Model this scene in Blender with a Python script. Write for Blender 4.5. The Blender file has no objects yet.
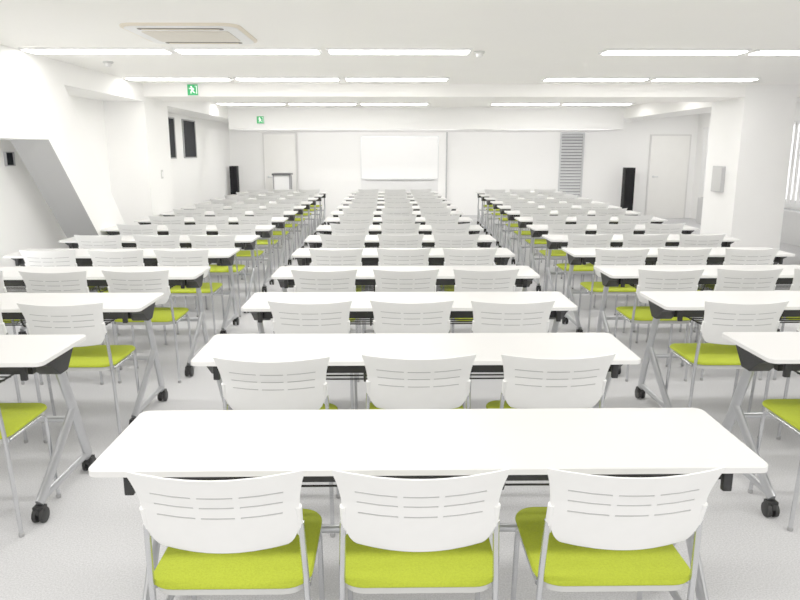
import bpy, bmesh, math, random
from mathutils import Vector, Matrix
random.seed(7)
S = bpy.context.scene
C = S.collection
R = math.radians

# ------------------------------------------------------------------ materials
def mat(name, col, rough=0.5, metal=0.0, nscale=40.0, var=0.03, bump=0.0, bscale=None, spec=0.5):
    m = bpy.data.materials.new(name); m.use_nodes = True
    nt = m.node_tree; b = nt.nodes['Principled BSDF']
    b.inputs['Roughness'].default_value = rough
    b.inputs['Metallic'].default_value = metal
    b.inputs['Specular IOR Level'].default_value = spec
    tc = nt.nodes.new('ShaderNodeTexCoord')
    n = nt.nodes.new('ShaderNodeTexNoise'); n.inputs['Scale'].default_value = nscale
    n.inputs['Detail'].default_value = 3
    nt.links.new(tc.outputs['Object'], n.inputs['Vector'])
    r = nt.nodes.new('ShaderNodeValToRGB')
    lo = [max(0, c * (1 - var)) for c in col]; hi = [min(1, c * (1 + var)) for c in col]
    r.color_ramp.elements[0].position = 0.3; r.color_ramp.elements[1].position = 0.7
    r.color_ramp.elements[0].color = (*lo, 1); r.color_ramp.elements[1].color = (*hi, 1)
    nt.links.new(n.outputs['Fac'], r.inputs['Fac'])
    nt.links.new(r.outputs['Color'], b.inputs['Base Color'])
    if bump:
        n2 = nt.nodes.new('ShaderNodeTexNoise'); n2.inputs['Scale'].default_value = bscale or nscale * 4
        nt.links.new(tc.outputs['Object'], n2.inputs['Vector'])
        bp = nt.nodes.new('ShaderNodeBump'); bp.inputs['Strength'].default_value = bump
        bp.inputs['Distance'].default_value = 0.01
        nt.links.new(n2.outputs['Fac'], bp.inputs['Height'])
        nt.links.new(bp.outputs['Normal'], b.inputs['Normal'])
    return m

def emis(name, col, strength):
    m = bpy.data.materials.new(name); m.use_nodes = True
    b = m.node_tree.nodes['Principled BSDF']
    b.inputs['Base Color'].default_value = (*col, 1)
    b.inputs['Emission Color'].default_value = (*col, 1)
    b.inputs['Emission Strength'].default_value = strength
    return m

M = dict(
    wall=mat('wall_paint', (.96, .955, .94), .7, nscale=3, var=.008, bump=.05, bscale=120),
    ceil=mat('ceiling_paint', (.98, .968, .94), .8, nscale=2, var=.008, bump=.05, bscale=150),
    pillar=mat('pillar_paint', (.94, .935, .92), .7, nscale=3, var=.008),
    shade=mat('brace_underside_shade', (.40, .40, .40), .7, nscale=3, var=.01),
    base=mat('baseboard_vinyl', (.66, .66, .66), .5),
    floor=mat('floor_carpet', (.53, .53, .54), .9, nscale=160, var=.20, bump=.12, bscale=600, spec=.2),
    top=mat('table_laminate', (.65, .642, .628), .35, nscale=5, var=.008),
    edge=mat('table_edge', (.78, .775, .765), .4, nscale=20, var=.01),
    black=mat('black_resin', (.006, .006, .007), .5, nscale=60, var=.2, spec=.3),
    steel=mat('black_steel', (.006, .006, .007), .4, nscale=60, var=.2, spec=.3),
    silver=mat('silver_paint', (.50, .51, .53), .32, .75, nscale=50, var=.03),
    chrome=mat('chrome_tube', (.60, .61, .63), .18, .9, nscale=50, var=.03),
    plastic=mat('white_plastic', (.86, .86, .85), .38, nscale=30, var=.01),
    slotm=mat('slot_shadow_grey', (.40, .40, .40), .6, nscale=30, var=.02),
    pan=mat('seat_shell', (.55, .55, .54), .5, nscale=30, var=.02),
    lime=mat('lime_fabric', (.35, .425, .018), .85, nscale=220, var=.13, bump=.2, bscale=600, spec=.15),
    glide=mat('grey_glide', (.30, .30, .30), .5),
    rubber=mat('caster_rubber', (.008, .008, .008), .5, spec=.3),
    dark=mat('night_glass', (.004, .005, .008), .5, nscale=4, var=.3, spec=.05),
    frame=mat('window_frame_paint', (.30, .30, .31), .4),
    board=mat('whiteboard_enamel', (.99, .99, .99), .3, nscale=5, var=.003),
    alu=mat('aluminium', (.70, .71, .72), .4, .5),
    louvre=mat('louvre_grey', (.58, .59, .60), .5, nscale=20, var=.04),
    gap=mat('louvre_gap', (.22, .22, .23), .7, nscale=20, var=.04),
    ltop=mat('lectern_top_dark', (.05, .05, .055), .5, nscale=20, var=.04),
    grey=mat('light_grey_paint', (.44, .44, .45), .5, nscale=20, var=.03),
    spk=mat('speaker_black', (.004, .004, .005), .6, nscale=80, var=.2, spec=.15),
    grille=mat('speaker_grille', (.006, .006, .007), .8, nscale=300, var=.5, spec=.1),
    door=mat('door_paint', (.93, .92, .885), .5, nscale=6, var=.01),
    trim=mat('door_frame_paint', (.74, .73, .71), .5, nscale=6, var=.01),
    panel=mat('lower_board_panel', (.78, .78, .78), .5, nscale=6, var=.01),
    convector=mat('convector_paint', (.62, .62, .62), .5, nscale=20, var=.02),
    green=emis('exit_green', (.0, .28, .065), .45),
    signw=emis('exit_white', (.9, .95, .9), 1.0),
    cream=mat('cassette_cream', (.78, .70, .56), .5, nscale=20, var=.015),
    slot=mat('vent_slot', (.11, .09, .07), .6, nscale=20, var=.03),
    intake=mat('intake_grille_beige', (.70, .65, .57), .6, nscale=20, var=.03),
    lampw=mat('lamp_housing', (.85, .85, .85), .5, nscale=20, var=.01),
    tube=emis('lamp_diffuser', (1.0, .98, .94), 17.0),
    day=emis('daylight_glass', (1.0, 1.0, 1.0), .9),
    blind=mat('blind_fabric', (.93, .93, .93), .8, nscale=60, var=.02),
)

# ------------------------------------------------------------------ mesh helpers
def mk(name, bm, m, parent=None, ang=38):
    bmesh.ops.recalc_face_normals(bm, faces=bm.faces)
    for f in bm.faces: f.smooth = True
    for e in bm.edges:
        e.smooth = not (len(e.link_faces) != 2 or e.calc_face_angle(0) > R(ang))
    me = bpy.data.meshes.new(name); bm.to_mesh(me); bm.free()
    me.materials.append(m)
    o = bpy.data.objects.new(name, me); C.objects.link(o)
    if parent: o.parent = parent
    return o

def box(bm, x0, x1, y0, y1, z0, z1):
    v = [bm.verts.new((x, y, z)) for x in (x0, x1) for y in (y0, y1) for z in (z0, z1)]
    for q in ((0, 1, 3, 2), (4, 6, 7, 5), (0, 4, 5, 1), (2, 3, 7, 6), (0, 2, 6, 4), (1, 5, 7, 3)):
        bm.faces.new([v[i] for i in q])

def bbox(x0, x1, y0, y1, z0, z1, bev=0.0):
    bm = bmesh.new(); box(bm, x0, x1, y0, y1, z0, z1)
    if bev: bmesh.ops.bevel(bm, geom=bm.edges[:], offset=bev, segments=2, affect='EDGES', profile=.6)
    return bm

def rings(bm, rr, cap=True):
    vs = [[bm.verts.new(p) for p in r] for r in rr]
    n = len(vs[0])
    for a, b in zip(vs, vs[1:]):
        for i in range(n): bm.faces.new((a[i], a[(i + 1) % n], b[(i + 1) % n], b[i]))
    if cap:
        bm.faces.new(vs[0][::-1]); bm.faces.new(vs[-1])

def tube(bm, pts, a, b=None, n=10, ref=(1, 0, 0)):
    b = b or a; pts = [Vector(p) for p in pts]; rr = []; ref = Vector(ref)
    for i, p in enumerate(pts):
        t = (pts[min(i + 1, len(pts) - 1)] - pts[max(i - 1, 0)]).normalized()
        u = (ref - ref.dot(t) * t).normalized(); w = t.cross(u)
        rr.append([p + u * b * math.cos(k * 2 * math.pi / n) + w * a * math.sin(k * 2 * math.pi / n) for k in range(n)])
    rings(bm, rr)

def fillet(pts, r, seg=5):
    pts = [Vector(p) for p in pts]; out = [pts[0]]
    for i in range(1, len(pts) - 1):
        p = pts[i]; d1 = pts[i - 1] - p; d2 = pts[i + 1] - p
        k = min(r, d1.length * .48, d2.length * .48)
        A = p + d1.normalized() * k; B = p + d2.normalized() * k
        for j in range(seg + 1):
            t = j / seg; out.append(A * (1 - t) ** 2 + p * 2 * t * (1 - t) + B * t * t)
    out.append(pts[-1]); return out

def rr_outline(w, d, rc, z, cx=0, cy=0, seg=6):
    out = []
    for sx, sy, a0 in ((1, 1, 0), (-1, 1, 90), (-1, -1, 180), (1, -1, 270)):
        for j in range(seg + 1):
            a = R(a0 + 90 * j / seg)
            out.append(Vector((cx + sx * (w / 2 - rc) + rc * math.cos(a), cy + sy * (d / 2 - rc) + rc * math.sin(a), z)))
    return out

def slab(bm, w, d, rc, prof, cx=0, cy=0, seg=6):
    rings(bm, [rr_outline(w - 2 * i, d - 2 * i, max(rc - i, .004), z, cx, cy, seg) for i, z in prof])

def lathe(bm, prof, cx=0, cy=0, n=16, axis='z', cz=0):
    rr = []
    for r, h in prof:
        ring = []
        for k in range(n):
            a = k * 2 * math.pi / n
            if axis == 'z': ring.append((cx + r * math.cos(a), cy + r * math.sin(a), h))
            elif axis == 'x': ring.append((cx + h, cy + r * math.cos(a), cz + r * math.sin(a)))
            else: ring.append((cx + r * math.cos(a), cy + h, cz + r * math.sin(a)))
        rr.append(ring)
    rings(bm, rr)

def prism(bm, poly, x0, x1, axis='x'):
    """polygon of (y,z) extruded along x, or of (x,z) extruded along y"""
    if axis == 'x': rings(bm, [[(x0, y, z) for y, z in poly], [(x1, y, z) for y, z in poly]])
    else: rings(bm, [[(x, x0, z) for x, z in poly], [(x, x1, z) for x, z in poly]])

def thing(name, label, cat, loc=(0, 0, 0), rz=0, group=None):
    o = bpy.data.objects.new(name, None); C.objects.link(o); o.empty_display_size = .1
    o.location = loc; o.rotation_euler = (0, 0, rz)
    o['label'] = label; o['category'] = cat
    if group: o['group'] = group
    return o
def struct(name, bm, m, parent=None):
    o = mk(name, bm, m, parent)
    if not parent: o['kind'] = 'structure'
    return o
def dup(root, loc, rz, label, group):
    r = root.copy(); C.objects.link(r); r.location = loc; r.rotation_euler = (0, 0, rz)
    r['label'] = label; r['group'] = group
    for ch in list(root.children):
        c = ch.copy(); C.objects.link(c); c.parent = r
        for g in list(ch.children):
            d = g.copy(); C.objects.link(d); d.parent = c
    return r

# ------------------------------------------------------------------ room
XL, XR, YB, YF, H = -3.72, 7.2, 16.56, -2.6, 2.42
XP = -3.19           # face of left beam / pillar
struct('floor', bbox(XL - .2, XR + .2, YF, YB + .2, -.1, 0), M['floor'])
struct('ceiling', bbox(XL - .2, XR + .2, YF, YB + .2, H, H + .1), M['ceil'])
struct('wall_back', bbox(XL - .2, XR + .2, YB, YB + .2, 0, H), M['wall'])
struct('wall_left', bbox(XL - .2, XL, YF, YB, 0, H), M['wall'])
struct('wall_right', bbox(XR, XR + .2, YF, YB, 0, H), M['wall'])
# pillars
struct('trim_1', bbox(XL, XP, 9.4, 10.35, 0, H), M['pillar'])
struct('trim_2', bbox(4.67, 5.36, 9.4, 10.35, 0, H), M['pillar'])
# left beam; spandrel and diagonal brace in one piece
struct('trim_3', bbox(XL, XP, YF, 9.4, 2.2, H), M['pillar'])
struct('trim_4', bbox(XL, XP, 10.35, YB, 2.2, H), M['pillar'])
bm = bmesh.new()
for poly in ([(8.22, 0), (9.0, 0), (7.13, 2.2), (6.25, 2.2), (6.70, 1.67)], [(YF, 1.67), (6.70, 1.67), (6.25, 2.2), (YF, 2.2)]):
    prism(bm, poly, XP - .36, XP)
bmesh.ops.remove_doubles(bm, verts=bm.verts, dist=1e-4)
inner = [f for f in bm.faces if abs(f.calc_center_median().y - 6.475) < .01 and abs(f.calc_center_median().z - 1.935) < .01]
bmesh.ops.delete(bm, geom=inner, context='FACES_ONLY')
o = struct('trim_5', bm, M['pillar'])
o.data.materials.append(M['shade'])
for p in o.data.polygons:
    if p.normal.y < -.3 and p.normal.z < -.2: p.material_index = 1  # underside faces coloured darker to stand for their shade
# cross beam, right beam, rear soffit, wall panel
struct('trim_7', bbox(XP, 4.67, 9.4, 10.35, 2.26, H), M['ceil'])
struct('trim_8', bbox(5.36, XR, 9.4, 10.35, 2.26, H), M['ceil'])
struct('trim_9', bbox(4.67, 5.36, 10.35, YB, 2.2, H), M['ceil'])
struct('trim_10', bbox(XP, 4.67, 14.2, YB, 2.0, H), M['wall'])
struct('trim_11', bbox(-2.13, 1.31, YB - .06, YB, 0, 2.0), M['wall'])
struct('trim_12', bbox(1.31, 1.345, YB - .075, YB, 0, 2.0), M['grey'])
# baseboards
struct('baseboard_back', bbox(1.36, 6.0, YB - .012, YB, 0, .08), M['base'])
struct('baseboard_left', bbox(XL, XL + .012, 10.36, YB, 0, .08), M['base'])
struct('baseboard_right', bbox(XR - .012, XR, YF, 10.5, 0, .08), M['base'])

def window(n, y0, y1, z0, z1, t=.02):
    w = struct('window_%d' % n, bbox(XL, XL + .012, y0, y1, z0, z1), M['dark'])
    b = bmesh.new()
    box(b, XL, XL + .025, y0 - t, y0, z0 - t, z1 + t); box(b, XL, XL + .025, y1, y1 + t, z0 - t, z1 + t)
    box(b, XL, XL + .025, y0, y1, z0 - t, z0); box(b, XL, XL + .025, y0, y1, z1, z1 + t)
    mk('window_frame', b, M['frame'], w)
window(1, 11.72, 12.32, 1.46, 2.11)
window(2, 12.85, 13.62, 1.46, 2.11)
window(3, 6.88, 7.02, 1.43, 1.55, .008)

def door(n, x0, x1, z1, hx):
    d = struct('door_%d' % n, bbox(x0, x1, YB - .03, YB, 0, z1, .004), M['door'])
    b = bmesh.new(); t = .03
    box(b, x0 - t, x0, YB - .04, YB, 0, z1 + t); box(b, x1, x1 + t, YB - .04, YB, 0, z1 + t)
    box(b, x0, x1, YB - .04, YB, z1, z1 + t)
    mk('door_frame', b, M['trim'], d)
    b = bmesh.new(); lathe(b, [(.028, 0), (.028, -.012), (.012, -.014), (.012, -.05)], hx, YB - .03, 12, 'y', .98)
    tube(b, [(hx, YB - .075, .98), (hx + .1 * (1 if hx < (x0 + x1) / 2 else -1), YB - .075, .98)], .012, n=8, ref=(0, 0, 1))
    mk('door_handle', b, M['alu'], d)
door(1, -2.92, -2.2, 1.95, -2.84)
door(2, 6.12, 7.02, 1.92, 6.22)

# right window with vertical blinds
w = struct('window_4', bbox(XR - .012, XR, 10.7, 15.9, .72, 2.02), M['day'])
b = bmesh.new()
for y in (10.66, 13.3, 15.9): box(b, XR - .03, XR, y, y + .04, .68, 2.06)
box(b, XR - .03, XR, 10.7, 15.9, .68, .72); box(b, XR - .03, XR, 10.7, 15.9, 2.02, 2.06)
mk('window_frame', b, M['alu'], w)
t = thing('vertical_blind', 'white vertical blind hanging over the window behind the right pillar', 'blind', (XR - .10, 13.3, 0))
b = bmesh.new()
for i in range(36):
    y = -2.6 + i * .15
    a = R(5); dx, dy = .067 * math.sin(a), .067 * math.cos(a)
    rings(b, [[(-dx - .001, y - dy, z), (dx - .001, y + dy, z), (dx + .001, y + dy, z), (-dx + .001, y - dy, z)] for z in (.60, 2.05)])
mk('slats', b, M['blind'], t)
mk('headrail', bbox(-.03, .03, -2.66, 2.7, 2.05, 2.09), M['lampw'], t)
t = thing('convector_cabinet', 'low pale convector cabinet along the wall under the right window', 'heater', (XR - .19, 13.1, 0))
mk('cabinet_body', bbox(-.14, .15, -2.5, 2.4, 0, .56, .008), M['convector'], t)
b = bmesh.new()
for i in range(40): box(b, -.1, .1, -2.4 + i * .12, -2.34 + i * .12, .56, .566)
mk('top_grille', b, M['grey'], t)

# ------------------------------------------------------------------ ceiling things
def ceiling_light(x0, x1, y, label, group):
    t = thing('ceiling_light', label, 'ceiling light', ((x0 + x1) / 2, y, H), 0, group)
    L = (x1 - x0) / 2; Wd = .125
    b = bmesh.new()
    box(b, -L, L, -Wd, -Wd + .022, -.018, 0); box(b, -L, L, Wd - .022, Wd, -.018, 0)
    box(b, -L, -L + .025, -Wd + .022, Wd - .022, -.018, 0); box(b, L - .025, L, -Wd + .022, Wd - .022, -.018, 0)
    mk('frame', b, M['lampw'], t)
    mk('diffuser', bbox(-L + .025, L - .025, -Wd + .022, Wd - .022, -.024, -.002, .004), M['tube'], t)
    return t
LX = [(-3.13, -1.89, 'left'), (-1.84, -.59, 'middle'), (-.54, .71, 'right')]
RX = [(1.85, 3.10, 'left'), (3.16, 4.41, 'right')]
for ri, (y, nm) in enumerate(((6.32, 'nearest'), (8.66, 'second'), (13.07, 'farthest'))):
    for x0, x1, p in LX:
        ceiling_light(x0, x1, y, '%s strip light of the three in the %s row, left half of ceiling' % (p, nm), 'fluorescent strips on the left of the ceiling')
    for x0, x1, p in RX:
        ceiling_light(x0, x1, y, '%s strip light of the pair in the %s row, right half of ceiling' % (p, nm), 'fluorescent strips on the right of the ceiling')
ceiling_light(5.75, 7.0, 15.1, 'lone strip light in the far right corner above the white door', 'fluorescent strips on the right of the ceiling')

t = thing('air_conditioner', 'cream ceiling cassette air conditioner with dark slots near the top left', 'air conditioner', (-1.46, 5.47, H))
b = bmesh.new(); slab(b, .84, .86, .13, [(0, 0), (0, -.010), (.006, -.015), (.015, -.017)], seg=8); mk('panel', b, M['cream'], t)
b = bmesh.new(); slab(b, .79, .81, .11, [(0, -.0165), (0, -.020), (.006, -.022)], seg=8); mk('inner_panel', b, M['lampw'], t)
for s in (-1, 1):
    b = bmesh.new(); slab(b, .60, .075, .03, [(0, -.0215), (0, -.024)], 0, s * .315, seg=5); mk('outlet_slot', b, M['slot'], t)
    mk('louvre_flap', bbox(-.27, .27, s * .315 - .008, s * .315 + .010, -.030, -.0235, .002), M['cream'], t)
b = bmesh.new(); slab(b, .62, .46, .03, [(0, -.0215), (0, -.026), (.008, -.029)], seg=5); mk('intake_grille', b, M['intake'], t)

def detector(x, y, r, label):
    t = thing('smoke_detector', label, 'smoke detector', (x, y, H), 0, 'ceiling detectors')
    b = bmesh.new(); lathe(b, [(r, 0), (r, -.012), (r * .8, -.02)]); mk('base', b, M['pan'], t)
    b = bmesh.new(); lathe(b, [(r * .62, -.02), (r * .6, -.042), (r * .35, -.05)]); mk('sensor_head', b, M['plastic'], t)
detector(.79, 6.40, .05, 'white ceiling detector beside the right end of the nearest strip lights')
detector(-2.75, 7.15, .05, 'white ceiling detector at left between the first two light rows')

def exit_sign(x, y, z, s, label):
    t = thing('exit_sign', label, 'exit sign', (x, y, z), 0, 'green exit signs')
    mk('housing', bbox(-s / 2 - .005, s / 2 + .005, -.05, 0, -s / 2 - .005, s / 2 + .005, .003), M['lampw'], t)
    p = mk('sign_face', bbox(-s / 2, s / 2, -.054, -.05, -s / 2, s / 2), M['green'], t)
    b = bmesh.new(); k = s / 10
    def seg(a, c, w):
        a = Vector((a[0] * k, a[1] * k)); c = Vector((c[0] * k, c[1] * k)); d = (c - a).normalized(); n = Vector((-d.y, d.x)) * w * k / 2
        prism(b, [tuple(a + n), tuple(c + n), tuple(c - n), tuple(a - n)], -.057, -.054, 'y')
    # running figure, heading left out of an open doorway
    lathe(b, [(.72 * k, -.057), (.72 * k, -.054)], -1.2 * k, 0, 14, 'y', 2.8 * k)
    seg((-.8, 1.9), (-.1, -.5), 1.1)
    seg((-.8, 1.7), (-2.4, .8), .45); seg((-2.3, .9), (-3.2, 1.6), .4)
    seg((-.7, 1.7), (.9, 1.2), .45); seg((.9, 1.3), (1.1, .1), .4)
    seg((-.1, -.4), (-1.7, -1.4), .65); seg((-1.7, -1.2), (-1.6, -3.2), .5)
    seg((-.1, -.4), (.8, -2.0), .65); seg((.7, -1.9), (2.2, -2.6), .5)
    seg((2.2, 3.5), (3.9, 3.5), .32); seg((3.8, 3.6), (3.8, -3.6), .32)
    mk('pictogram', b, M['signw'], p)
exit_sign(-2.54, 9.4, 2.338, .135, 'nearer green exit sign with running figure below the ceiling at left')
exit_sign(-2.55, 14.2, 2.17, .14, 'smaller looking green exit sign farther back above the left door')

# ------------------------------------------------------------------ back wall things
t = thing('whiteboard', 'wide whiteboard mounted on the centre of the back wall', 'whiteboard', (.23, YB - .06, 1.42))
mk('writing_surface', bbox(-.89, .89, -.025, 0, -.47, .47), M['board'], t)
b = bmesh.new()
for s in (-1, 1): box(b, s * .9 - .010, s * .9 + .010, -.032, 0, -.49, .49)
box(b, -.89, .89, -.032, 0, .47, .49); box(b, -.89, .89, -.032, 0, -.49, -.47)
mk('frame', b, M['alu'], t)
mk('pen_tray', bbox(-.8, .8, -.1, -.032, -.5, -.48, .004), M['alu'], t)
mk('lower_panel', bbox(-.9, .9, -.02, 0, -1.1, -.5), M['panel'], t)
t = thing('louvre_panel', 'tall grey louvred vent panel on the back wall right of whiteboard', 'vent', (4.26, YB, 0))
b = bmesh.new(); box(b, -.28, -.25, -.06, 0, .1, 2.0); box(b, .25, .28, -.06, 0, .1, 2.0); box(b, -.25, .25, -.06, 0, .1, .14); box(b, -.25, .25, -.06, 0, 1.96, 2.0)
mk('frame', b, M['louvre'], t)
mk('backing', bbox(-.25, .25, -.01, 0, .14, 1.96), M['gap'], t)
b = bmesh.new()
for i in range(26):
    z = .15 + i * .07; prism(b, [(-.05, z), (-.02, z + .048), (-.014, z + .048), (-.044, z)], -.25, .25)
mk('slats', b, M['louvre'], t)

def speaker(x, label, h, w):
    t = thing('tower_speaker', label, 'speaker', (x, 16.2, 0), 0, 'black tower speakers')
    mk('cabinet', bbox(-w, w, -.10, .12, .03, h, .01), M['spk'], t)
    mk('grille', bbox(-w + .012, w - .012, -.115, -.10, .1, h - .03, .005), M['grille'], t)
    mk('plinth', bbox(-w - .025, w + .025, -.16, .16, 0, .03, .005), M['black'], t)
speaker(-3.57, 'black tower speaker in the far left corner of the room', 1.24, .085)
speaker(5.53, 'black tower speaker by the back wall left of the right door', 1.20, .115)

t = thing('lectern', 'small grey lectern with dark top in front of left back door', 'lectern', (-2.42, 15.9, 0))
mk('top', bbox(-.21, .21, -.2, .2, 1.04, 1.085, .006), M['ltop'], t)
mk('front_panel', bbox(-.17, .17, -.15, -.12, .06, 1.04), M['panel'], t)
for sx in (-1, 1):
    mk('side_panel', bbox(sx * .18 - .014, sx * .18 + .014, -.16, .15, .03, 1.04), M['gap'], t)
mk('base', bbox(-.21, .21, -.18, .18, 0, .03, .004), M['gap'], t)
t = thing('wall_box', 'light grey flat box on the inner side of right pillar', 'box', (4.67, 9.88, 1.18))
mk('body', bbox(-.05, 0, -.15, .15, -.18, .18, .008), M['grey'], t)
mk('door', bbox(-.056, -.05, -.135, .135, -.165, .165), M['pan'], t)
t = thing('light_switch', 'small switch plate on the side of the left pillar', 'switch', (XP, 9.9, 1.25))
mk('plate', bbox(0, .008, -.04, .04, -.06, .06, .002), M['pan'], t)
mk('rocker', bbox(.008, .013, -.02, .02, -.035, .035), M['plastic'], t)

# ------------------------------------------------------------------ table prototype
TW = 1.86
def make_table(loc, label, group):
    t = thing('folding_table', label, 'table', loc, 0, group)
    b = bmesh.new(); slab(b, TW - .004, .446, .028, [(.004, .702), (0, .7035), (0, .7185), (.002, .7205)], seg=5); mk('tabletop', b, M['top'], t)
    b = bmesh.new()
    o = [rr_outline(TW, .45, .03, z, seg=5) for z in (.703, .7195)]; i = [rr_outline(TW - .005, .445, .028, z, seg=5) for z in (.7195, .703)]
    rings(b, o + i + [o[0]], cap=False); bmesh.ops.remove_doubles(b, verts=b.verts, dist=1e-5); mk('edge_band', b, M['edge'], t)
    b = bmesh.new(); box(b, -.85, .85, -.145, -.115, .645, .688); box(b, -.78, .78, .06, .1, .668, .702); mk('support_beam', b, M['steel'], t)
    # wire book shelf
    b = bmesh.new()
    for y in (-.06, -.01, .04, .09, .14, .185): tube(b, [(-.68, y, .59), (.68, y, .59)], .004, n=6, ref=(0, 0, 1))
    for x in (-.66, -.22, .22, .66):
        tube(b, fillet([(x, -.12, .66), (x, -.085, .584), (x, .2, .584), (x, .2, .615)], .02, 3), .005, n=6)
        tube(b, [(x, .09, .67), (x, .09, .584)], .005, n=6)
    mk('shelf', b, M['steel'], t)
    for s in (-1, 1):
        e = TW / 2
        b = bmesh.new()
        xa, xb = s * (e - .03), s * (e - .125)
        prism(b, [(-.15, .702), (-.15, .686), (-.08, .66), (-.01, .60), (.06, .60), (.13, .682), (.13, .702)], min(xa, xb), max(xa, xb))
        bmesh.ops.bevel(b, geom=b.edges[:], offset=.003, segments=1, affect='EDGES')
        mk('end_bracket', b, M['black'], t)
        xa, xb = s * (e - .085), s * (e - .112)
        mk('release_lever', bbox(min(xa, xb), max(xa, xb), -.19, -.17, .63, .692, .005), M['black'], t)
        def caster(y, x, leg):
            c = bmesh.new()
            for q in (-1, 1):
                lathe(c, [(.024, -.010), (.033, -.008), (.0345, 0), (.033, .008), (.024, .010)], x + q * .016, y, 14, 'x', .0345)
            prism(c, [(y - .028, .044), (y - .024, .066), (y, .076), (y + .024, .066), (y + .028, .044), (y, .03)], x - .006, x + .006)
            box(c, x - .023, x + .023, y - .019, y + .019, .060, .076)
            mk('caster', c, M['rubber'], leg)
        P0 = (s * (e - .050), .005, .650); P1 = (s * (e - .062), .145, .36); P2 = (s * (e - .085), .29, .085)
        b = bmesh.new(); tube(b, fillet([P0, P1, P2], .12, 5), .034, .015, n=14)
        l1 = mk('leg', b, M['silver'], t); caster(P2[1], P2[0], l1)
        Q0 = (s * (e - .060), .125, .395); Q1 = (s * (e - .072), -.03, .240); Q2 = (s * (e - .085), -.205, .085)
        b = bmesh.new(); tube(b, fillet([Q0, Q1, Q2], .12, 5), .031, .0145, n=14)
        l2 = mk('leg', b, M['silver'], t); caster(Q2[1], Q2[0], l2)
        b = bmesh.new(); tube(b, [(s * (e - .082), -.20, .100), (s * (e - .082), .28, .100)], .019, .010, n=12); mk('foot_rail', b, M['silver'], t)
    b = bmesh.new(); tube(b, [(-.86, .145, .33), (.86, .145, .33)], .014, n=10, ref=(0, 0, 1)); mk('stretcher', b, M['silver'], t)
    return t

# ------------------------------------------------------------------ chair prototype
def make_chair(loc, rz, label, group):
    t = thing('stacking_chair', label, 'chair', loc, rz, group)
    b = bmesh.new()
    slab(b, .43, .40, .070, [(.012, .441), (.003, .443), (0, .447), (.001, .452), (.005, .457), (.018, .460), (.07, .461)], 0, -.005, seg=7)
    mk('seat', b, M['lime'], t)
    b = bmesh.new(); slab(b, .405, .375, .06, [(.03, .414), (.0, .420), (0, .443)], 0, -.005, seg=6); mk('seat_pan', b, M['pan'], t)
    # backrest shell with slots
    us = [0, .12, .215, .285, .52, .80, .9, .965, 1]; us = [-u for u in us[:0:-1]] + us
    vs = [0, .02, .05, .10, .17, .24, .36, .46, .479, .54, .60, .619, .68, .74, .759, .84, .92, .975, 1]
    def hw(v):
        w = .184 + .024 * v + (.012 * ((v - .6) / .4) ** 2 if v > .6 else 0)
        if v < .24: w -= .038 * (1 - math.sqrt(max(0, 1 - ((.24 - v) / .24) ** 2)))
        if v > .96: w -= .002 * ((v - .96) / .04) ** 2
        return w
    def pos(u, v):
        bow = .028 + .014 * v
        y = -.199 - .049 * v - .014 * max(0, v - .6) / .4 - bow * (1 - u * u)
        z = .567 + .232 * v - .004 * (1 - u * u) * (1 - v) ** 2 + .008 * u * u * v
        return Vector((hw(v) * u, y, z))
    b = bmesh.new(); G = [[b.verts.new(pos(u, v)) for u in us] for v in vs]
    tri = [(-.80, -.285), (-.215, .215), (.285, .80)]
    srow = {(.46, .479): tri, (.60, .619): tri, (.74, .759): tri}
    strip = bmesh.new(); off = Vector((0, .0026, 0))
    for j in range(len(vs) - 1):
        for i in range(len(us) - 1):
            sl = srow.get((vs[j], vs[j + 1]), [])
            if any(us[i] >= a - 1e-6 and us[i + 1] <= c + 1e-6 for a, c in sl):
                strip.faces.new([strip.verts.new(G[jj][ii].co + off) for jj, ii in ((j, i), (j, i + 1), (j + 1, i + 1), (j + 1, i))]); continue
            b.faces.new((G[j][i], G[j][i + 1], G[j + 1][i + 1], G[j + 1][i]))
    bmesh.ops.recalc_face_normals(b, faces=b.faces)
    if sum(f.normal.y for f in b.faces) > 0: bmesh.ops.reverse_faces(b, faces=b.faces[:])
    ext = bmesh.ops.extrude_face_region(b, geom=b.faces[:])
    bmesh.ops.translate(b, verts=[g for g in ext['geom'] if isinstance(g, bmesh.types.BMVert)], vec=(0, .006, 0))
    for s in (-1, 1):
        tube(b, fillet([(s * .193, -.192, .60), (s * .193, -.205, .64), (s * .194, -.222, .69)], .05, 3), .010, .009, n=10)
    bk = mk('backrest', b, M['plastic'], t, 32)
    bmesh.ops.remove_doubles(strip, verts=strip.verts, dist=1e-5)
    mk('slot_strips', strip, M['slotm'], bk)
    for s in (-1, 1):
        b = bmesh.new()
        tube(b, fillet([(s * .196, -.202, .635), (s * .204, -.182, .43), (s * .205, -.168, .22), (s * .205, -.155, .012)], .09, 5), .0088, n=10)
        l = mk('leg', b, M['chrome'], t)
        g = bmesh.new(); lathe(g, [(.010, 0), (.0112, .003), (.0112, .016), (.0102, .018)], s * .205, -.155, 12); mk('glide', g, M['glide'], l)
        b = bmesh.new()
        tube(b, fillet([(s * .204, -.16, .427), (s * .204, .135, .427), (s * .205, .175, .012)], .05, 6), .0088, n=10)
        l = mk('leg', b, M['chrome'], t)
        g = bmesh.new(); lathe(g, [(.010, 0), (.0112, .003), (.0112, .016), (.0102, .018)], s * .205, .175, 12); mk('glide', g, M['glide'], l)
    for y in (-.11, .11):
        b = bmesh.new(); tube(b, [(-.204, y, .42), (.204, y, .42)], .008, n=8, ref=(0, 0, 1)); mk('crossbar', b, M['chrome'], t)
    return t

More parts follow.
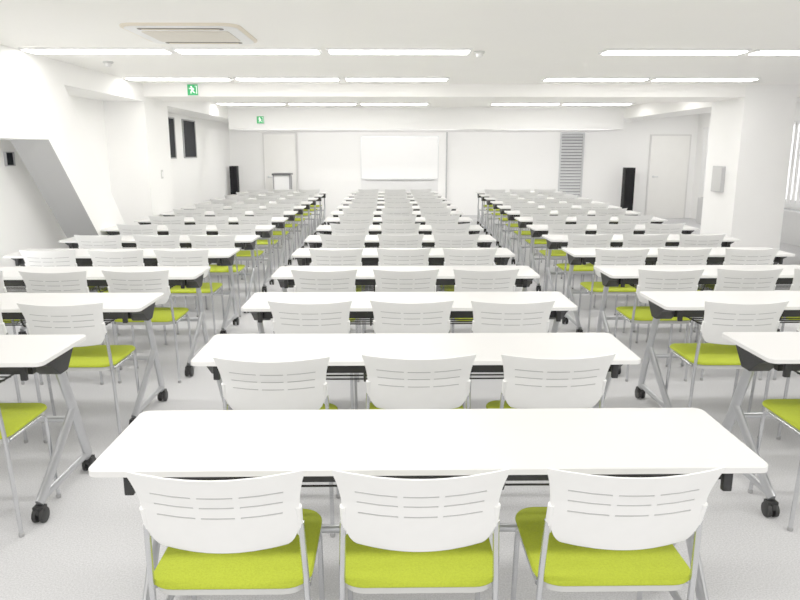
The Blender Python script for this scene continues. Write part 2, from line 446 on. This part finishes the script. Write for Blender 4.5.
# ------------------------------------------------------------------ rows
ORD = ['first', 'second', 'third', 'fourth', 'fifth', 'sixth', 'seventh', 'eighth', 'ninth', 'tenth', 'eleventh', 'twelfth', 'thirteenth', 'fourteenth']
def colx(c, k):
    if c == 'centre': return .109
    if c == 'left': return {1: -1.42, 2: -1.37, 3: -1.34}.get(k, -1.325) - TW / 2
    return {1: 1.57, 2: 1.525}.get(k, 1.53 + .033 * max(0, k - 4)) + TW / 2
FIX = {('centre', 0): (-.535, -.035, .49), ('centre', 1): (-.555, 0, .53), ('left', 1): (-.45, .08, .615), ('left', 2): (-.44, .10, .616),
       ('right', 1): (-.615, -.08, .45), ('right', 2): (-.616, -.10, .44)}
BASE = {'left': (-.44, .09, .614), 'centre': (-.53, 0, .53), 'right': (-.614, -.095, .43)}
tproto = cproto = None
for cname, k0 in (('left', 1), ('centre', 0), ('right', 1)):
    for k in range(k0, 14):
        yf = 1.733 + .988 * k
        cx = colx(cname, k) + (0 if k < 4 else random.uniform(-.01, .01))
        n = ORD[k - k0]
        lab = 'white-topped folding table on casters, %s from viewer in the %s column' % (n, cname)
        loc = (cx, yf + .225, 0); grp = 'folding tables in the %s column' % cname
        if tproto is None: tproto = make_table(loc, lab, grp)
        else: dup(tproto, loc, 0, lab, grp)
        offs = FIX.get((cname, k))
        if not offs:
            offs = [d + (random.uniform(-.002, .002) if abs(d) > .6 else random.uniform(-.012, .012)) for d in BASE[cname]]
        for p, d in zip(('left', 'middle', 'right'), offs):
            lab = 'white chair with lime seat, %s place at %s table from viewer, %s column' % (p, n, cname)
            grp = 'lime chairs in the %s column' % cname
            dy = (.085 if k == 0 else .06 + random.uniform(-.02, .01)) if cname == 'centre' else (.06 if k == 1 else .03 + random.uniform(-.025, .01))
            rz = R(random.uniform(-.2, .2) if abs(d) > .6 else random.uniform(-.8, .8)) if k > 1 else 0
            loc = (cx + d, yf + dy, 0)
            if cproto is None: cproto = make_chair(loc, rz, lab, grp)
            else: dup(cproto, loc, rz, lab, grp)

# ------------------------------------------------------------------ lights, world, camera
def area(x, y, z, L, Wd, energy, rot=(0, 0, 0), col=(1, .98, .94)):
    ld = bpy.data.lights.new('lamp_or_fill', 'AREA'); ld.shape = 'RECTANGLE'; ld.size = L; ld.size_y = Wd
    ld.energy = energy; ld.color = col
    lo = bpy.data.objects.new('lamp_or_fill', ld); C.objects.link(lo); lo.location = (x, y, z); lo.rotation_euler = rot
for y in (-.7, 1.64, 3.98, 11.0):
    for x, L in ((-.85, 3.1), (3.13, 2.55)):
        area(x, y, H - .03, L, .26, 38 * L / 3.4)
# added fill lamps below the rear soffit, aimed at the back wall; daylight from the right window
area(-.8, 14.45, 1.985, 4.4, .12, 46, (R(60), 0, 0))
area(3.3, 14.45, 1.985, 2.4, .12, 24, (R(60), 0, 0))
area(XR - .2, 12.2, 1.45, 2.6, 1.3, 9, (0, R(90), 0), (1, 1, 1))
area(XL + .3, 4.3, 1.1, .4, .9, 14, (R(90), 0, R(10)), (1, 1, 1))  # added out-of-view fill that brightens the left wall beside the brace
wd = bpy.data.worlds.new('World'); S.world = wd; wd.use_nodes = True
bg = wd.node_tree.nodes['Background']; bg.inputs['Color'].default_value = (1, .985, .955, 1); bg.inputs['Strength'].default_value = 1.15

cam = bpy.data.cameras.new('Camera'); co = bpy.data.objects.new('Camera', cam); C.objects.link(co)
cam.sensor_width = 36; cam.lens = 693 / 800 * 36; cam.clip_start = .05
co.location = (0, 0, 1.56); co.rotation_euler = (R(90 - 12.09), 0, R(-.83))
S.camera = co
S.view_settings.view_transform = 'Standard'
S.view_settings.exposure = 0.03
S.view_settings.gamma = 1.4
